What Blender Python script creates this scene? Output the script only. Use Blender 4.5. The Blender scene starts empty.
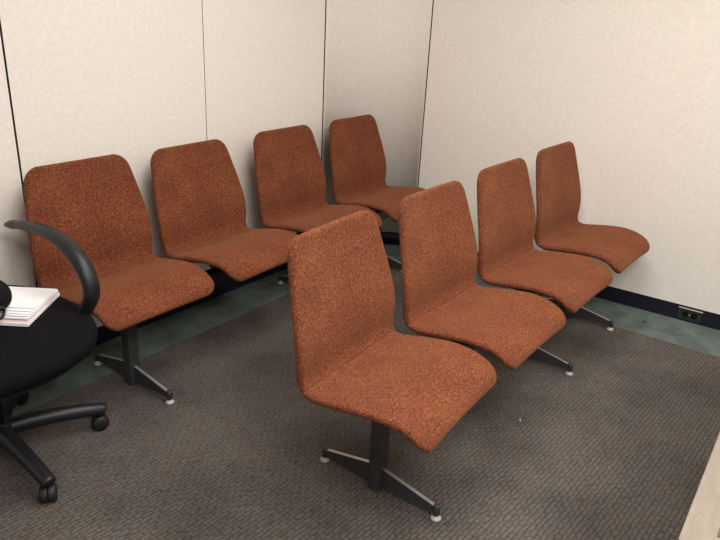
import bpy, bmesh, math, random
from mathutils import Vector, Matrix
random.seed(7)
S = bpy.context.scene
COL = S.collection

# ------------------------------------------------------------------ camera
RIGHT = Vector((0.58718396, -0.80798278, 0.04877313))
DOWN = Vector((-0.27271491, -0.25420178, -0.92790519))
FWD = Vector((0.76212963, 0.53154988, -0.36961216))
cam_data = bpy.data.cameras.new('camera')
cam_data.sensor_fit = 'HORIZONTAL'; cam_data.sensor_width = 36.0
cam_data.lens = 36.0 * 669.19 / 720.0
cam_data.clip_start = 0.05
cam = bpy.data.objects.new('camera', cam_data); COL.objects.link(cam)
R3 = Matrix((RIGHT, -DOWN, -FWD)).transposed()
cam.matrix_world = Matrix.Translation((0, 0, 1.5)) @ R3.to_4x4()
S.camera = cam

# ------------------------------------------------------------------ world, lamps, exposure
S.view_settings.view_transform = 'Standard'
S.view_settings.look = 'None'
S.view_settings.gamma = 1.0
S.view_settings.use_curve_mapping = False
S.view_settings.exposure = 0.0
w = bpy.data.worlds.new('world'); S.world = w; w.use_nodes = True
w.node_tree.nodes['Background'].inputs[0].default_value = (1.0, 0.98, 0.975, 1)
w.node_tree.nodes['Background'].inputs[1].default_value = 0.47

def area(name, loc, sx, sy, power, color):
    l = bpy.data.lights.new(name, 'AREA'); l.shape = 'RECTANGLE'; l.size = sx; l.size_y = sy
    l.energy = power; l.color = color
    o = bpy.data.objects.new(name, l); COL.objects.link(o); o.location = loc
    return o
LC = (1.0, 0.985, 0.945)
area('ceiling_lamp', (1.75, 0.75, 2.68), 1.2, 1.2, 48, LC)
area('ceiling_lamp', (2.6, -0.7, 2.68), 1.2, 1.2, 22, LC)
area('ceiling_lamp', (0.3, -0.7, 2.68), 1.2, 1.2, 95, LC)

# ------------------------------------------------------------------ helpers
def lin(c):
    return tuple((x / 255 / 12.92) if x / 255 <= 0.04045 else ((x / 255 + 0.055) / 1.055) ** 2.4 for x in c) + (1,)

def mat(name, col=(128, 128, 128), rough=0.6, metal=0.0, spec=0.5, coat=0.0):
    m = bpy.data.materials.new(name); m.use_nodes = True
    b = m.node_tree.nodes['Principled BSDF']
    b.inputs['Base Color'].default_value = lin(col)
    b.inputs['Roughness'].default_value = rough
    b.inputs['Metallic'].default_value = metal
    b.inputs['Specular IOR Level'].default_value = spec
    b.inputs['Coat Weight'].default_value = coat
    return m

class NT:
    def __init__(s, m): s.t = m.node_tree; s.b = s.t.nodes['Principled BSDF']
    def n(s, kind, **kw):
        x = s.t.nodes.new(kind)
        for k, v in kw.items(): setattr(x, k, v)
        return x
    def l(s, a, b): s.t.links.new(a, b)
    def coords(s, scale=(1, 1, 1), rot=(0, 0, 0)):
        tc = s.n('ShaderNodeTexCoord'); mp = s.n('ShaderNodeMapping')
        mp.inputs['Scale'].default_value = scale; mp.inputs['Rotation'].default_value = rot
        s.l(tc.outputs['Object'], mp.inputs['Vector']); return mp.outputs['Vector']
    def noise(s, vec, scale, detail=3, rough=0.5):
        x = s.n('ShaderNodeTexNoise'); x.inputs['Scale'].default_value = scale
        x.inputs['Detail'].default_value = detail; x.inputs['Roughness'].default_value = rough
        s.l(vec, x.inputs['Vector']); return x
    def ramp(s, fac, stops, interp='LINEAR'):
        r = s.n('ShaderNodeValToRGB'); r.color_ramp.interpolation = interp
        e = r.color_ramp.elements
        while len(e) < len(stops): e.new(0.5)
        for i, (p, c) in enumerate(stops): e[i].position = p; e[i].color = lin(c)
        s.l(fac, r.inputs['Fac']); return r.outputs['Color']
    def mix(s, a, b, fac, mode='MIX'):
        x = s.n('ShaderNodeMix', data_type='RGBA', blend_type=mode)
        if isinstance(fac, (int, float)): x.inputs[0].default_value = fac
        else: s.l(fac, x.inputs[0])
        for v, i in ((a, 6), (b, 7)):
            if isinstance(v, tuple): x.inputs[i].default_value = v
            else: s.l(v, x.inputs[i])
        return x.outputs[2]
    def bump(s, h, strength, dist=0.002):
        x = s.n('ShaderNodeBump'); x.inputs['Strength'].default_value = strength
        x.inputs['Distance'].default_value = dist
        s.l(h, x.inputs['Height']); s.l(x.outputs['Normal'], s.b.inputs['Normal'])

def m_fabric():
    m = mat('rust_tweed', rough=0.9, spec=0.15); t = NT(m); v = t.coords()
    a = t.noise(v, 170, 2, 0.65); b = t.noise(v, 330, 2, 0.6); c = t.noise(v, 5, 3, 0.55)
    col = t.ramp(a.outputs['Fac'], [(0.35, (58, 27, 21)), (0.47, (109, 60, 39)), (0.56, (132, 77, 48)), (0.70, (172, 113, 66))])
    col2 = t.ramp(b.outputs['Fac'], [(0.38, (50, 24, 24)), (0.5, (118, 63, 44)), (0.62, (152, 92, 56))])
    col = t.mix(col, col2, 0.45)
    worn = t.ramp(c.outputs['Fac'], [(0.35, (226, 210, 216)), (0.65, (255, 249, 246))])
    col = t.mix(col, worn, 1.0, 'MULTIPLY')
    t.l(col, t.b.inputs['Base Color'])
    t.b.inputs['Sheen Weight'].default_value = 0.18
    t.b.inputs['Sheen Roughness'].default_value = 0.5
    t.b.inputs['Sheen Tint'].default_value = lin((255, 190, 140))
    t.bump(a.outputs['Fac'], 0.6, 0.0015)
    return m

def m_carpet():
    m = mat('loop_carpet', rough=0.95, spec=0.1); t = NT(m)
    v0 = t.coords(rot=(0, 0, math.radians(5)))
    wob = t.noise(v0, 38, 2)
    vm = t.n('ShaderNodeVectorMath', operation='MULTIPLY_ADD')
    t.l(wob.outputs['Color'], vm.inputs[0]); vm.inputs[1].default_value = (0.016, 0.016, 0); t.l(v0, vm.inputs[2])
    br = t.n('ShaderNodeTexBrick'); t.l(vm.outputs[0], br.inputs['Vector'])
    br.inputs['Scale'].default_value = 1.0
    br.inputs['Brick Width'].default_value = 0.036; br.inputs['Row Height'].default_value = 0.0155
    br.inputs['Mortar Size'].default_value = 0.0042; br.inputs['Mortar Smooth'].default_value = 1.0
    br.inputs['Color1'].default_value = (0, 0, 0, 1); br.inputs['Color2'].default_value = (1, 1, 1, 1)
    br.inputs['Mortar'].default_value = (0.5, 0.5, 0.5, 1)
    base = t.ramp(br.outputs['Color'], [(0.0, (100, 95, 94)), (0.35, (118, 108, 101)), (0.7, (103, 104, 102)), (1.0, (122, 112, 106))])
    f = t.noise(v0, 75, 4, 0.75)
    fl = t.ramp(f.outputs['Color'], [(0.36, (52, 50, 60)), (0.47, (110, 102, 100)), (0.56, (110, 110, 102)), (0.68, (148, 128, 118))])
    base = t.mix(base, fl, 0.7)
    g = t.noise(v0, 60, 1)
    mort = t.ramp(g.outputs['Fac'], [(0.36, (56, 58, 66)), (0.5, (102, 66, 58)), (0.6, (78, 68, 64)), (0.7, (62, 80, 74))])
    mf = t.n('ShaderNodeMath', operation='MULTIPLY'); t.l(br.outputs['Fac'], mf.inputs[0]); mf.inputs[1].default_value = 0.75
    col = t.mix(base, mort, mf.outputs[0])
    big = t.noise(v0, 2.6, 4, 0.6)
    dirt = t.ramp(big.outputs['Fac'], [(0.30, (186, 186, 184)), (0.60, (232, 231, 226))])
    col = t.mix(col, dirt, 1.0, 'MULTIPLY')
    t.l(col, t.b.inputs['Base Color'])
    inv = t.n('ShaderNodeMath', operation='SUBTRACT'); inv.inputs[0].default_value = 1.0
    t.l(br.outputs['Fac'], inv.inputs[1]); t.bump(inv.outputs[0], 0.5, 0.003)
    return m

def m_teal():
    m = mat('teal_carpet', rough=0.95, spec=0.1); t = NT(m); v = t.coords()
    a = t.noise(v, 7, 4, 0.6); b = t.noise(v, 300, 2)
    col = t.ramp(a.outputs['Fac'], [(0.35, (90, 101, 99)), (0.6, (113, 125, 120))])
    sp = t.ramp(b.outputs['Fac'], [(0.4, (205, 205, 205)), (0.6, (255, 255, 255))])
    t.l(t.mix(col, sp, 1.0, 'MULTIPLY'), t.b.inputs['Base Color']); t.bump(b.outputs['Fac'], 0.5, 0.002)
    return m

def m_wall():
    m = mat('cream_fabric_panel', rough=0.9, spec=0.12); t = NT(m); v = t.coords()
    a = t.noise(v, 55, 3, 0.6); v2 = t.coords(scale=(1, 1, 0.7)); b = t.noise(v2, 130, 2)
    col = t.ramp(a.outputs['Fac'], [(0.35, (234, 225, 214)), (0.65, (241, 233, 223))])
    c2 = t.ramp(b.outputs['Fac'], [(0.35, (251, 250, 250)), (0.65, (255, 255, 255))])
    t.l(t.mix(col, c2, 1.0, 'MULTIPLY'), t.b.inputs['Base Color']); t.bump(b.outputs['Fac'], 0.15, 0.001)
    return m

def m_steel():
    m = mat('dark_brushed_steel', (70, 70, 70), 0.4, 0.5); t = NT(m)
    v = t.coords(scale=(60, 60, 3)); a = t.noise(v, 6, 3)
    col = t.ramp(a.outputs['Fac'], [(0.35, (68, 68, 72)), (0.65, (80, 79, 81))])
    t.l(col, t.b.inputs['Base Color'])
    return m

def m_pad():
    m = mat('black_upholstery', (12, 12, 15), 0.9, 0, 0.12); t = NT(m); v = t.coords()
    a = t.noise(v, 260, 2); col = t.ramp(a.outputs['Fac'], [(0.4, (9, 9, 12)), (0.6, (17, 16, 22))])
    t.l(col, t.b.inputs['Base Color']); t.bump(a.outputs['Fac'], 0.4, 0.001)
    return m

def m_laminate():
    m = mat('beige_laminate', rough=0.5, spec=0.4); t = NT(m); v = t.coords(scale=(1, 3, 1))
    a = t.noise(v, 18, 5, 0.65); col = t.ramp(a.outputs['Fac'], [(0.35, (122, 111, 99)), (0.65, (134, 122, 109))])
    t.l(col, t.b.inputs['Base Color']); return m

def m_wood():
    m = mat('brown_wood', rough=0.45); t = NT(m); v = t.coords(scale=(2, 25, 25))
    a = t.noise(v, 3, 4); col = t.ramp(a.outputs['Fac'], [(0.3, (84, 46, 28)), (0.7, (122, 70, 44))])
    t.l(col, t.b.inputs['Base Color']); return m

M = dict(fabric=m_fabric(), carpet=m_carpet(), teal=m_teal(), wall=m_wall(), steel=m_steel(), pad=m_pad(),
         laminate=m_laminate(), wood=m_wood(),
         black=mat('black_paint', (24, 24, 27), 0.42, 0, 0.5), base=mat('black_rubber_base', (22, 22, 36), 0.38, 0, 0.5),
         gap=mat('dark_seam', (78, 70, 64), 0.9), greygap=mat('grey_seam', (150, 140, 128), 0.9),
         chrome=mat('polished_steel', (200, 197, 192), 0.38, 0.75), glide=mat('pale_glide', (182, 176, 168), 0.45),
         plastic=mat('black_plastic', (25, 25, 29), 0.45, 0, 0.45), rubber=mat('caster_rubber', (22, 21, 24), 0.6),
         paper=mat('white_paper', (250, 249, 250), 0.8), pink=mat('pink_paper', (226, 190, 190), 0.8),
         ceil=mat('ceiling_tile', (225, 222, 215), 0.9), plate=mat('dull_metal_plate', (60, 62, 62), 0.45, 0.5),
         void=mat('socket_black', (8, 8, 9), 0.7, 0, 0.2), pouch=mat('black_nylon', (15, 15, 17), 0.85, 0, 0.2), scrap=mat('scrap_white', (225, 220, 215), 0.8), lint=mat('lint_dark', (30, 34, 34), 0.9))

def mesh_obj(name, bm, m, parent=None, smooth=False):
    bmesh.ops.recalc_face_normals(bm, faces=bm.faces[:])
    me = bpy.data.meshes.new(name); bm.to_mesh(me); bm.free()
    for x in (m if isinstance(m, (list, tuple)) else [m]): me.materials.append(x)
    if smooth:
        for p in me.polygons: p.use_smooth = True
    o = bpy.data.objects.new(name, me); COL.objects.link(o)
    if parent: o.parent = parent
    return o

def empty(name, loc, rz=0.0):
    o = bpy.data.objects.new(name, None); COL.objects.link(o); o.location = loc; o.rotation_euler = (0, 0, rz)
    o.empty_display_size = 0.1; return o

def tag(o, label, cat, group=None):
    o['label'] = label; o['category'] = cat
    if group: o['group'] = group
    return o

def structure(o): o['kind'] = 'structure'; return o

def box(bm, x0, x1, y0, y1, z0, z1, bevel=0.0, mi=0, seg=2):
    r = bmesh.ops.create_cube(bm, size=1.0)
    vs = r['verts']
    for v in vs:
        v.co = Vector(((x0 + x1) / 2 + v.co.x * (x1 - x0), (y0 + y1) / 2 + v.co.y * (y1 - y0), (z0 + z1) / 2 + v.co.z * (z1 - z0)))
    fs = set(f for v in vs for f in v.link_faces)
    for f in fs: f.material_index = mi
    if bevel:
        es = list(set(e for v in vs for e in v.link_edges))
        r2 = bmesh.ops.bevel(bm, geom=es, offset=bevel, segments=seg, profile=0.5, affect='EDGES')
        for f in r2['faces']: f.material_index = mi

def rings(bm, rs, cap=True, mi=0, closed=False):
    vr = [[bm.verts.new(p) for p in r] for r in rs]
    n = len(vr[0]); out = []
    pairs = list(zip(vr, vr[1:]))
    if closed: pairs.append((vr[-1], vr[0]))
    for a, b in pairs:
        for i in range(n):
            f = bm.faces.new((a[i], a[(i + 1) % n], b[(i + 1) % n], b[i])); f.smooth = True; f.material_index = mi
    if cap and not closed:
        for r in (vr[0], vr[-1]):
            f = bm.faces.new(r); f.material_index = mi; out.append(f)
    return vr, out

def lathe(bm, prof, c, n=28, axis='Z', mi=0):
    rs = []
    for r, h in prof:
        ring = []
        for i in range(n):
            a = 2 * math.pi * i / n
            p = (r * math.cos(a), r * math.sin(a), h)
            if axis == 'X': p = (h, p[0], p[1])
            if axis == 'Y': p = (p[0], h, p[1])
            ring.append(Vector(c) + Vector(p))
        rs.append(ring)
    return rings(bm, rs, mi=mi)

def catmull(pts, n):
    P = [Vector(p) for p in pts]; P = [P[0] * 2 - P[1]] + P + [P[-1] * 2 - P[-2]]
    out = []
    for i in range(1, len(P) - 2):
        for k in range(n):
            t = k / n; a, b, c, d = P[i - 1:i + 3]
            out.append(0.5 * ((2 * b) + (c - a) * t + (2 * a - 5 * b + 4 * c - d) * t * t + (3 * b - a - 3 * c + d) * t ** 3))
    out.append(P[-2]); return out

def tube(bm, pts, radii, n=14, up=Vector((0, 0, 1)), flat=1.0, mi=0):
    rs = []
    for i, p in enumerate(pts):
        t = (pts[min(i + 1, len(pts) - 1)] - pts[max(i - 1, 0)]).normalized()
        a = t.cross(up)
        if a.length < 1e-3: a = t.cross(Vector((1, 0, 0)))
        a.normalize(); b = a.cross(t).normalized(); r = radii[i] if isinstance(radii, (list, tuple)) else radii
        rs.append([p + a * (math.cos(2 * math.pi * k / n) * r) + b * (math.sin(2 * math.pi * k / n) * r * flat) for k in range(n)])
    return rings(bm, rs, mi=mi)

# ------------------------------------------------------------------ the room
YW = 2.49                       # long wall on the left of the photo
def xr(y): return 3.653 + 0.0218 * (2 - y)     # wall on the right
XS, YS = 3.107, 2.126           # seams where the rounded corner panel begins
ZB, ZT, TH = 0.089, 2.7, 0.02

bm = bmesh.new(); box(bm, -2.5, 4.2, -3.0, 3.0, -0.05, 0.0)
structure(mesh_obj('floor', bm, M['teal']))
bm = bmesh.new(); box(bm, -2.5, 4.2, -3.0, 3.0, ZT, ZT + 0.05)
structure(mesh_obj('ceiling', bm, M['ceil']))

def prism(bm, line, thick_dir, z0, z1, mi=0, smooth=False, end_mi=0):
    """a wall of constant plan: line = front points, thick_dir(i) = vector to the back"""
    n = len(line)
    f0 = [bm.verts.new((p[0], p[1], z0)) for p in line]; f1 = [bm.verts.new((p[0], p[1], z1)) for p in line]
    b = [(line[i][0] + thick_dir(i)[0], line[i][1] + thick_dir(i)[1]) for i in range(n)]
    b0 = [bm.verts.new((p[0], p[1], z0)) for p in b]; b1 = [bm.verts.new((p[0], p[1], z1)) for p in b]
    for i in range(n - 1):
        for q in ((f0[i], f0[i + 1], f1[i + 1], f1[i]), (b0[i], b0[i + 1], b1[i + 1], b1[i]),
                  (f0[i], f0[i + 1], b0[i + 1], b0[i]), (f1[i], f1[i + 1], b1[i + 1], b1[i])):
            fc = bm.faces.new(q); fc.material_index = mi
            if smooth and q[0] is f0[i] and q[3] is f1[i]: fc.smooth = True
    for i in (0, n - 1):
        fc = bm.faces.new((f0[i], f1[i], b1[i], b0[i])); fc.material_index = end_mi

# left wall: panels with thin seams over a dark backing
bm = bmesh.new()
seams = [(-2.4, 0), (1.284, 0.008), (2.214, 0.004), (XS, 0.011)]
for (a, ga), (b, gb) in zip(seams, seams[1:]):
    prism(bm, [(a + ga / 2, YW), (b - gb / 2, YW)], lambda i: (0, TH), ZB, ZT, end_mi=1)
structure(mesh_obj('wall_left', bm, [M['wall'], M['gap']]))
bm = bmesh.new(); box(bm, -2.4, XS, YW + TH, YW + 0.10, 0, ZT)
back_l = structure(mesh_obj('wall_left_backing', bm, M['gap']))
back_l.name = 'trim_1'
bm = bmesh.new(); box(bm, 2.2115, 2.2165, YW + 0.003, YW + TH, ZB, ZT); structure(mesh_obj('trim_2', bm, M['greygap']))

# rounded corner panel
AX, AY = xr(YS) - XS, YW - YS
def corner(off, n=40, g0=0.0, g1=0.0, e=2.15):
    pts = []
    for i in range(n + 1):
        a = math.pi / 2 * i / n
        pts.append((XS + (AX + off) * math.sin(a) ** (2 / e), YS + (AY + off) * math.cos(a) ** (2 / e)))
    pts[0] = (pts[0][0] + g0, pts[0][1]); pts[-1] = (pts[-1][0], pts[-1][1] + g1)
    return pts
fr, bk = corner(0, g0=0.0055, g1=0.004), corner(TH)
bm = bmesh.new(); prism(bm, fr, lambda i: (bk[i][0] - fr[i][0], bk[i][1] - fr[i][1]), ZB, ZT, smooth=True, end_mi=1)
structure(mesh_obj('wall_corner', bm, [M['wall'], M['gap']])).name = 'wall_back'
f2, b2 = corner(TH), corner(0.09)
bm = bmesh.new(); prism(bm, f2, lambda i: (b2[i][0] - f2[i][0], b2[i][1] - f2[i][1]), 0, ZT)
structure(mesh_obj('trim_3', bm, M['gap']))

# right wall
bm = bmesh.new()
prism(bm, [(xr(YS) , YS - 0.004), (xr(-2.9), -2.9)], lambda i: (TH, 0), ZB, ZT, end_mi=1)
structure(mesh_obj('wall_right', bm, [M['wall'], M['gap']]))
bm = bmesh.new(); prism(bm, [(xr(YS) + TH, YS), (xr(-2.9) + TH, -2.9)], lambda i: (0.08, 0), 0, ZT)
structure(mesh_obj('trim_4', bm, M['gap']))

# near-left end wall of the room, unseen, put in to block ambient light
bm = bmesh.new(); box(bm, -2.45, -2.401, -2.9, YW, 0, ZT); structure(mesh_obj('wall_unseen', bm, M['wall']))

# baseboards (glossy black, set slightly back under the panels)
RB = 0.006
bm = bmesh.new(); prism(bm, [(-2.4, YW + RB), (XS, YW + RB)], lambda i: (0, TH - RB - 0.001), 0, ZB - 0.001)
structure(mesh_obj('baseboard_left', bm, M['base']))
fr, bk = corner(RB), corner(TH - 0.001)
bm = bmesh.new(); prism(bm, fr, lambda i: (bk[i][0] - fr[i][0], bk[i][1] - fr[i][1]), 0, ZB - 0.001, smooth=True)
structure(mesh_obj('baseboard_corner', bm, M['base'])).name = 'baseboard_back'
bm = bmesh.new(); prism(bm, [(xr(YS) + RB, YS), (xr(-2.9) + RB, -2.9)], lambda i: (TH - RB - 0.001, 0), 0, ZB - 0.001)
structure(mesh_obj('baseboard_right', bm, M['base']))

# patterned carpet laid inside the plain teal border
CZ = 0.002
bm = bmesh.new(); box(bm, -2.4, 3.362, -2.9, 2.238, 0.0, CZ)
tag(mesh_obj('carpet', bm, M['carpet']), 'worn grey-brown patterned loop carpet laid inside the plain teal floor border', 'carpet')

# ------------------------------------------------------------------ beam seating
TOPC = [(-.203, .885), (-.191, .84), (-.172, .77), (-.150, .69), (-.131, .62), (-.121, .56), (-.119, .51), (-.119, .475), (-.104, .449),
        (-.072, .447), (0.0, .460), (.08, .473), (.14, .478), (.20, .472), (.248, .455), (.280, .426), (.291, .396)]
HW = [(.88, .215), (.80, .232), (.70, .251), (.60, .264), (.52, .265), (.455, .256)]    # back half width by height
T = 0.0135
def shell_rings():
    c = catmull([(0, p[0], p[1]) for p in TOPC], 6)
    jc = catmull([(0, p[0], p[1]) for p in TOPC[:9]], 6); js = len(jc) - 2
    # arc length
    s = [0]
    for a, b in zip(c, c[1:]): s.append(s[-1] + (b - a).length)
    L = s[-1]; SJ = s[js]
    # resample
    ss = [0.0005, 0.002, 0.005, 0.009, 0.014, 0.020, 0.028, 0.038, 0.050, 0.065]
    k = 24; ss += [0.065 + (SJ - 0.004 - 0.065) * i / k for i in range(1, k + 1)]
    ss.append(SJ); nj = len(ss) - 1
    k = 16; ss += [SJ + 0.004 + (L - 0.12 - SJ - 0.004) * i / k for i in range(0, k + 1)]
    ss += [L - d for d in (0.105, 0.09, 0.076, 0.062, 0.05, 0.04, 0.031, 0.023, 0.016, 0.010, 0.006, 0.0025, 0.0005)]
    def at(x):
        for i in range(len(s) - 1):
            if s[i + 1] >= x: break
        t = (x - s[i]) / (s[i + 1] - s[i])
        p = c[i].lerp(c[i + 1], t); d = (c[min(i + 2, len(c) - 1)] - c[max(i - 1, 0)]).normalized()
        return p, Vector((0, -d.z, d.y))          # normal towards the sitter
    out = []
    for x in ss:
        p, nrm = at(x)
        if nrm.z < -0.01 and x > SJ: nrm = -nrm
        if x <= SJ:
            z = p.z; hw = HW[-1][1]
            for (z1, w1), (z0, w0) in zip(HW, HW[1:]):
                if z0 <= z <= z1: hw = w0 + (w1 - w0) * (z - z0) / (z1 - z0)
            if z > HW[0][0]: hw = HW[0][1]
        else:
            t = (x - SJ) / (L - SJ)
            hw = 0.256 + 0.010 * math.sin(math.pi * min(1, t * 1.25)) - 0.004 * max(0, t - 0.6) / 0.4
        d0, d1 = x, L - x
        rc0, rc1 = 0.058, 0.065
        if d0 < rc0: hw += -rc0 + math.sqrt(max(0, rc0 ** 2 - (rc0 - d0) ** 2))
        if d1 < rc1: hw += (-rc1 + math.sqrt(max(0, rc1 ** 2 - (rc1 - d1) ** 2))) * 0.8
        th = T
        for d in (d0, d1):
            if d < T: th = T * math.sqrt(max(0.002, 1 - (1 - d / T) ** 2))
        if x <= SJ: dish = 0.014 * min(1, d0 / 0.1 + 0.35)
        else: dish = 0.006
        cen = p - nrm * T
        ring = []
        nt = 14; half = []
        for i in range(nt + 1): half.append((-(hw - T) + 2 * (hw - T) * i / nt, 1.0))
        path = [(u, 1.0) for u, _ in half]
        for i in range(1, 8):
            a = math.pi / 2 - math.pi * i / 8; path.append(((hw - T) + T * math.cos(a), math.sin(a)))
        path += [(-u, -1.0) for u, _ in half]
        for i in range(1, 8):
            a = -math.pi / 2 - math.pi * i / 8; path.append((-(hw - T) + T * math.cos(a), math.sin(a)))
        for u, h in path:
            dd = -dish * (1 - (u / hw) ** 2)
            q = cen + nrm * (th * h + dd) + Vector((u, 0, 0))
            ring.append(Vector((q.x, -q.y, q.z)))       # forward is -Y
        out.append(ring)
    return out, nj

RINGS, NJ = shell_rings()
def part_mesh(name, rs):
    bm = bmesh.new(); rings(bm, rs)
    bmesh.ops.recalc_face_normals(bm, faces=bm.faces[:])
    me = bpy.data.meshes.new(name); bm.to_mesh(me); bm.free(); me.materials.append(M['fabric']); return me
ME_BACK = part_mesh('backrest', RINGS[:NJ + 1]); ME_SEAT = part_mesh('seat', RINGS[NJ:])
bm = bmesh.new()
box(bm, -0.09, 0.09, -0.12, 0.075, 0.400, 0.412, 0.002)
box(bm, -0.09, -0.082, -0.05, 0.035, 0.352, 0.402); box(bm, 0.082, 0.09, -0.05, 0.035, 0.352, 0.402)
ME_BRACKET = bpy.data.meshes.new('seat_bracket'); bm.to_mesh(ME_BRACKET); bm.free(); ME_BRACKET.materials.append(M['black'])

def foot_bar(parent, floor_f, floor_r, lf, lr):
    """tapered blade foot along Y; lf, lr = reach to the front and rear glide"""
    hw = 0.0065
    bm = bmesh.new()
    def prof(y):
        r = lf if y < 0 else lr; t = abs(y) / r
        return 0.024 - 0.008 * (1 - t), 0.095 - (0.095 - 0.050) * t
    secs = []
    for y in (-lf, -lf * .5, -0.02, 0.02, lr * .5, lr):
        z0, z1 = prof(y)
        secs.append([Vector((-hw, y, z0)), Vector((hw, y, z0)), Vector((hw, y, z1)), Vector((-hw, y, z1))])
    vr, _ = rings(bm, secs)
    for f in bm.faces:
        f.smooth = False
        if all(v.co.z > 0.045 for v in f.verts) and len(f.verts) == 4 and abs(f.verts[0].co.y - f.verts[2].co.y) > 0.01: f.material_index = 1
    return mesh_obj('foot_bar', bm, [M['steel'], M['chrome']], parent)

def glide(parent, y, zf):
    bm = bmesh.new()
    lathe(bm, [(0.011, 0.020), (0.011, 0.054), (0.009, 0.057)], (0, y, 0), 16)
    st = mesh_obj('leveling_stud', bm, M['steel'], parent)
    bm = bmesh.new()
    lathe(bm, [(0.015, zf), (0.018, zf + 0.003), (0.016, zf + 0.008), (0.008, zf + 0.014), (0.006, 0.021)], (0, y, 0), 24)
    mesh_obj('glide', bm, M['glide'], st)

def bench(name, loc, rz, spacing, shells, ped, label):
    root = empty(name, loc, rz); tag(root, label, 'bench seating', 'rows of linked rust chairs')
    x0 = ped[0][0] - 0.06; x1 = spacing * 3 + 0.10
    bm = bmesh.new(); box(bm, x0, x1, -0.040, 0.020, 0.300, 0.352, 0.003)
    mesh_obj('beam', bm, M['black'], root)
    for i, (dx, dy, yw, rc) in enumerate(shells):
        st = bpy.data.objects.new('seat', ME_SEAT); COL.objects.link(st); st.parent = root
        # recline turns about a point 0.42 m up
        mt = Matrix.Translation((i * spacing + dx, -dy, 0)) @ Matrix.Rotation(-yw, 4, 'Z') @ Matrix.Translation((0, 0, .42)) @ Matrix.Rotation(-rc, 4, 'X') @ Matrix.Translation((0, 0, -.42))
        st.matrix_local = mt
        bk = bpy.data.objects.new('backrest', ME_BACK); COL.objects.link(bk); bk.parent = st
        br = bpy.data.objects.new('seat_bracket', ME_BRACKET); COL.objects.link(br); br.parent = root; br.location = (i * spacing + dx, 0, 0)
    for px, zf_f, zf_r, lf, lr, lean in ped:
        bm = bmesh.new(); box(bm, -0.023, 0.023, -0.033, 0.013, 0.006, 0.300, 0.003)
        # the post passes through the foot bar
        post = mesh_obj('pedestal', bm, M['steel'], root); post.location = (px, lean, 0)
        foot_bar(post, 0, 0, lf, lr)
        glide(post, -lf, zf_f); glide(post, lr, zf_r)
    return root

F = [(.0092, .002, -.0519, -.0083), (-.0035, .0047, .0113, .0045), (.000, -.0007, .0304, -.0086), (.0054, .0057, .0338, -.021)]
B = [(.0073, -.0184, .0001, -.0152), (-.0127, -.0081, -.0296, .0359), (.0012, .0017, -.0017, .0093), (-.0018, .0132, .0027, .0034)]
SP = 0.5896
C0 = CZ
bench('beam_seating', (1.5348, 0.9696, 0), -.0092, SP, F,
      [(0.004, C0, C0, .239, .212, 0), (2 * SP, C0, C0, .239, .212, 0), (3 * SP, C0, C0, .239, .212, 0)],
      'front row of four linked rust tweed chairs standing out on the open carpet')
bench('beam_seating', (1.437, 2.1423, 0), .0017, SP, B,
      [(-0.008, C0, 0.0, .240, .230, -.026), (2 * SP + 0.0, C0, 0.0, .225, .225, 0), (3 * SP + .035, C0, 0.0, .225, .225, .02)],
      'back row of four linked rust tweed chairs set along the left wall')

# ------------------------------------------------------------------ office chair
HX, HY = 0.853, 2.054
oc = empty('office_chair', (HX, HY, 0))
tag(oc, 'black swivel office chair with curved armrest at the left edge, notebook on its seat', 'office chair')
def L(x, y, z): return Vector((x - HX, y - HY, z))
bm = bmesh.new()       # seat cushion
rs = []
cx, cy = L(0.845, 2.055, 0).x, L(0.845, 2.055, 0).y
for f, z in [(0.55, .408), (0.80, .410), (0.93, .420), (0.985, .438), (1.0, .458), (0.99, .476), (0.955, .490), (0.88, .499), (0.7, .503), (0.4, .500), (0.1, .499)]:
    ring = []
    for i in range(56):
        a = 2 * math.pi * i / 56; e = 2 / 2.5
        ca, sa = math.cos(a), math.sin(a)
        ring.append(Vector((cx + 0.323 * f * math.copysign(abs(ca) ** e, ca), cy + 0.365 * f * math.copysign(abs(sa) ** e, sa), z)))
    rs.append(ring)
rings(bm, rs); mesh_obj('seat', bm, M['pad'], oc, True)
bm = bmesh.new()       # shell under the cushion
rs = []
for f, z in [(0.5, .372), (0.80, .380), (0.90, .395), (0.90, .415)]:
    rs.append([Vector((cx + .30 * f * math.copysign(abs(math.cos(a)) ** .8, math.cos(a)), cy + .35 * f * math.copysign(abs(math.sin(a)) ** .8, math.sin(a)), z)) for a in [2 * math.pi * i / 40 for i in range(40)]])
rings(bm, rs); mesh_obj('seat_shell', bm, M['plastic'], oc, True)
def arm(mirror):
    pts = [(1.06, 1.99, .405), (1.105, 1.965, .43), (1.136, 1.915, .49), (1.148, 1.880, .565), (1.15, 1.905, .637), (1.15, 1.975, .693), (1.15, 2.085, .722), (1.15, 2.22, .719), (1.15, 2.31, .705), (1.15, 2.385, .688)]
    if mirror: pts = [(2 * 0.845 - x, y, z) for x, y, z in pts]
    c = catmull([L(*p) for p in pts], 8); n = len(c)
    rad = [0.015 + 0.009 * math.sin(math.pi * min(1, i / n * 1.15)) if i < n - 8 else 0.0165 * math.sqrt(max(0.02, 1 - ((i - (n - 8)) / 8) ** 2)) for i in range(n)]
    bm = bmesh.new(); tube(bm, c, rad, 16, up=Vector((1, 0, 0)), flat=1.25)
    mesh_obj('armrest', bm, M['plastic'], oc, True)
arm(False); arm(True)
bm = bmesh.new()
lathe(bm, [(0.075, .372), (0.082, .345), (0.080, .300), (0.055, .262), (0.034, .235), (0.030, .14)], (0, 0, 0), 28)
mesh_obj('tilt_mechanism', bm, M['plastic'], oc)
bm = bmesh.new(); lathe(bm, [(0.040, .060), (0.052, .075), (0.052, .125), (0.036, .142)], (0, 0, 0), 28)
base = mesh_obj('star_base', bm, M['plastic'], oc)
a0 = math.atan2(1.729 - HY, 0.834 - HX)
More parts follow.
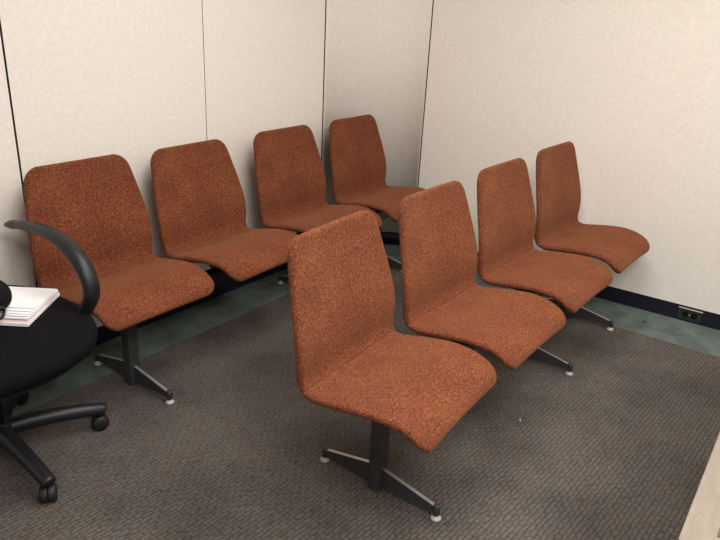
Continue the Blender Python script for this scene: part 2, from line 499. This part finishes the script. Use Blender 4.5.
for k in range(5):
    a = a0 + k * math.radians(72); d = Vector((math.cos(a), math.sin(a), 0))
    bm = bmesh.new()
    p = catmull([d * 0.03 + Vector((0, 0, .105)), d * 0.12 + Vector((0, 0, .108)), d * .24 + Vector((0, 0, .098)), d * .335 + Vector((0, 0, .082)), d * .352 + Vector((0, 0, .076))], 5)
    nn = len(p); tube(bm, p, [0.031 - 0.011 * i / nn if i < nn - 3 else 0.018 * (0.9, 0.6, 0.25)[i - nn + 3] for i in range(nn)], 14)
    mesh_obj('leg', bm, M['plastic'], base, True)
    # twin wheel caster
    bm = bmesh.new(); c = d * 0.330
    lathe(bm, [(0.007, .045), (0.007, .075)], (c.x, c.y, 0), 10)
    ax = Vector((-d.y, d.x, 0)) if k % 2 else (Vector((-d.y, d.x, 0)) + d * 0.6).normalized()
    for sgn in (-1, 1):
        rs = []
        for r, h in [(0.012, .0008), (.028, .001), (.029, .004), (.029, .017), (.025, .024), (.010, .025)]:
            o = Vector((c.x, c.y, 0.029 + CZ)) + ax * (h * sgn); u = ax.cross(Vector((0, 0, 1)))
            rs.append([o + u * (r * math.cos(2 * math.pi * i / 24)) + Vector((0, 0, r * math.sin(2 * math.pi * i / 24))) for i in range(24)])
        rings(bm, rs)
    mesh_obj('caster', bm, M['rubber'], base)

# ------------------------------------------------------------------ notebook and pouch on the office chair seat
NB = empty('notebook', (1.142, 2.067, 0.505)); tag(NB, 'white spiral notebook with fanned pages lying on the black office chair', 'notebook')
ex = Vector((-.199, -.147, 0)).normalized(); ey = Vector((-.116, .167, 0)).normalized()
def slab(name, m, u0, u1, v0, v1, z0, z1, lift=0.0, parent=NB):
    bm = bmesh.new(); n = 10; rs = []
    for i in range(n + 1):
        t = i / n; u = u0 + (u1 - u0) * t; dz = lift * t ** 2
        rs.append([ex * u + ey * v0 + Vector((0, 0, z0 + dz)), ex * u + ey * v1 + Vector((0, 0, z0 + dz)),
                   ex * u + ey * v1 + Vector((0, 0, z1 + dz)), ex * u + ey * v0 + Vector((0, 0, z1 + dz))])
    rings(bm, rs)
    for f in bm.faces: f.smooth = False
    return mesh_obj(name, bm, m, parent)
slab('page_block', M['paper'], 0, .245, 0, .21, -0.002, .009)
slab('pink_divider', M['pink'], 0.0, .240, 0.002, .208, .0095, .0115)
slab('cover_page', M['paper'], 0.0, .232, .004, .21, .012, .017, 0.004)
for q, (ln, lf) in enumerate([(.226, .007), (.215, .008), (.200, .009), (.180, .009)]):
    slab('loose_page', M['paper'], 0.0, ln, .004 + .001 * q, .208, .0175 + q * .0012, .0183 + q * .0012, lf)
bm = bmesh.new()
for i in range(20):
    c = ey * (0.008 + i * 0.0102) + Vector((0, 0, 0.010)); pts = []
    rs = []
    for j in range(12):
        a = 2 * math.pi * j / 12; o = c + ex * (-0.004 + 0.010 * math.cos(a)) + Vector((0, 0, 0.0115 * math.sin(a)))
        rad = (ex * math.cos(a) + Vector((0, 0, math.sin(a)))).normalized()
        rs.append([o + rad * (0.0012 * math.cos(b)) + ey * (0.0012 * math.sin(b)) for b in (0, 1.57, 3.14, 4.71)])
    rings(bm, rs, closed=True)
mesh_obj('spiral_binding', bm, M['plastic'], NB)

PC = empty('pouch', (0.905, 2.045, 0.538)); tag(PC, 'small rounded black pouch with a ring, lying on the notebook at the left edge', 'pouch')
bm = bmesh.new(); rs = []
for i in range(1, 16):
    a = math.pi * i / 16; r = math.sin(a) ** .75
    rs.append([Vector((0.055 * r * math.cos(b), 0.072 * r * math.sin(b), 0.050 - 0.049 * math.cos(a))) for b in [2 * math.pi * k / 28 for k in range(28)]])
rings(bm, rs); mesh_obj('pouch_body', bm, M['pouch'], PC, True)
bm = bmesh.new(); rs = []
for i in range(28):
    a = 2 * math.pi * i / 28; rad = Vector((0.55 * math.cos(a), -0.83 * math.cos(a), math.sin(a))).normalized()
    rad = Vector((math.cos(a) * .85, math.cos(a) * .5, math.sin(a)))
    ax = rad.cross(Vector((.5, -.85, 0))).normalized()
    o = Vector((-0.020, -0.088, 0.024)) + rad * 0.018
    rs.append([o + rad.normalized() * (0.005 * math.cos(b)) + Vector((.5, -.85, 0)) * (0.005 * math.sin(b)) for b in [2 * math.pi * k / 10 for k in range(10)]])
rings(bm, rs, closed=True); mesh_obj('ring', bm, M['plastic'], PC, True)

# ------------------------------------------------------------------ power outlet in the right baseboard
oy = 0.416; ox = xr(oy) + RB
OU = empty('power_outlet', (ox, oy, 0.045)); tag(OU, 'dull metal duplex power outlet set in the black baseboard of the right wall', 'power outlet')
bm = bmesh.new(); box(bm, -0.006, 0.0, -0.059, 0.059, -0.032, 0.028, 0.0015); mesh_obj('cover_plate', bm, M['plate'], OU)
bm = bmesh.new(); box(bm, -0.013, 0.0, -0.060, 0.060, 0.028, 0.031, 0.0008); mesh_obj('top_lip', bm, M['glide'], OU)
for s in (-1, 1):
    bm = bmesh.new(); lathe(bm, [(0.0165, -0.0085), (0.018, -0.006)], (0, s * 0.021, -0.003), 24, 'X')
    r_ = mesh_obj('socket', bm, M['void'], OU)
    bm = bmesh.new()
    for dz in (-.005, .005): box(bm, -0.0090, -0.0084, s * .021 - .004, s * .021 + .004, -0.003 + dz - .001, -0.003 + dz + .001)
    mesh_obj('slots', bm, M['black'], r_)
bm = bmesh.new(); lathe(bm, [(0.0045, -0.009), (0.0045, -0.006)], (0, 0, -0.003), 14, 'X'); mesh_obj('screw', bm, M['chrome'], OU)

# ------------------------------------------------------------------ table corner, bottom right
TX, TY, TZ = 0.985, 0.048, 0.74
TB = empty('table', (TX + 0.8, TY - 0.45, 0)); tag(TB, 'beige laminate table with brown inset top, cut off by the bottom right corner', 'table')
tx0, tx1, ty0, ty1 = -0.8, 0.8, -0.45, 0.45
bm = bmesh.new(); box(bm, tx0, tx1, ty0, ty1, TZ - 0.03, TZ, 0.002); mesh_obj('table_top', bm, M['laminate'], TB)
bm = bmesh.new(); box(bm, tx0 + .045, tx1 - .045, ty0 + .05, ty1 - .049, TZ + 0.0002, TZ + 0.0015); mesh_obj('inset_panel', bm, M['wood'], TB)
for x in (tx0 + .35, tx1 - .35):
    bm = bmesh.new(); box(bm, x - .02, x + .02, -.02, .02, 0.03, TZ - .03, .003); box(bm, x - .02, x + .02, -.25, .25, CZ, .03, .004)
    mesh_obj('leg', bm, M['plastic'], TB)

# ------------------------------------------------------------------ litter on the floor
bm = bmesh.new()
tube(bm, [Vector((-.010, .002, .002)), Vector((-.003, 0, .003)), Vector((.004, .001, .003)), Vector((.010, -.004, .002))], [.0012, .002, .0022, .0012], 6)
o = mesh_obj('paper_scrap', bm, M['scrap']); o.location = (2.224, 0.743, CZ); o.rotation_euler = (0, 0, math.radians(35))
tag(o, 'tiny white paper scrap lying alone on the open carpet', 'litter')
bm = bmesh.new(); lathe(bm, [(.004, 0), (.012, .0015), (.009, .004), (.002, .005)], (0, 0, 0), 9)
o = mesh_obj('lint_clump', bm, M['lint']); o.location = (3.53, 0.60, 0); o.scale = (1, .6, 1)
tag(o, 'small dark lint clump on the teal floor border by the right wall', 'litter')
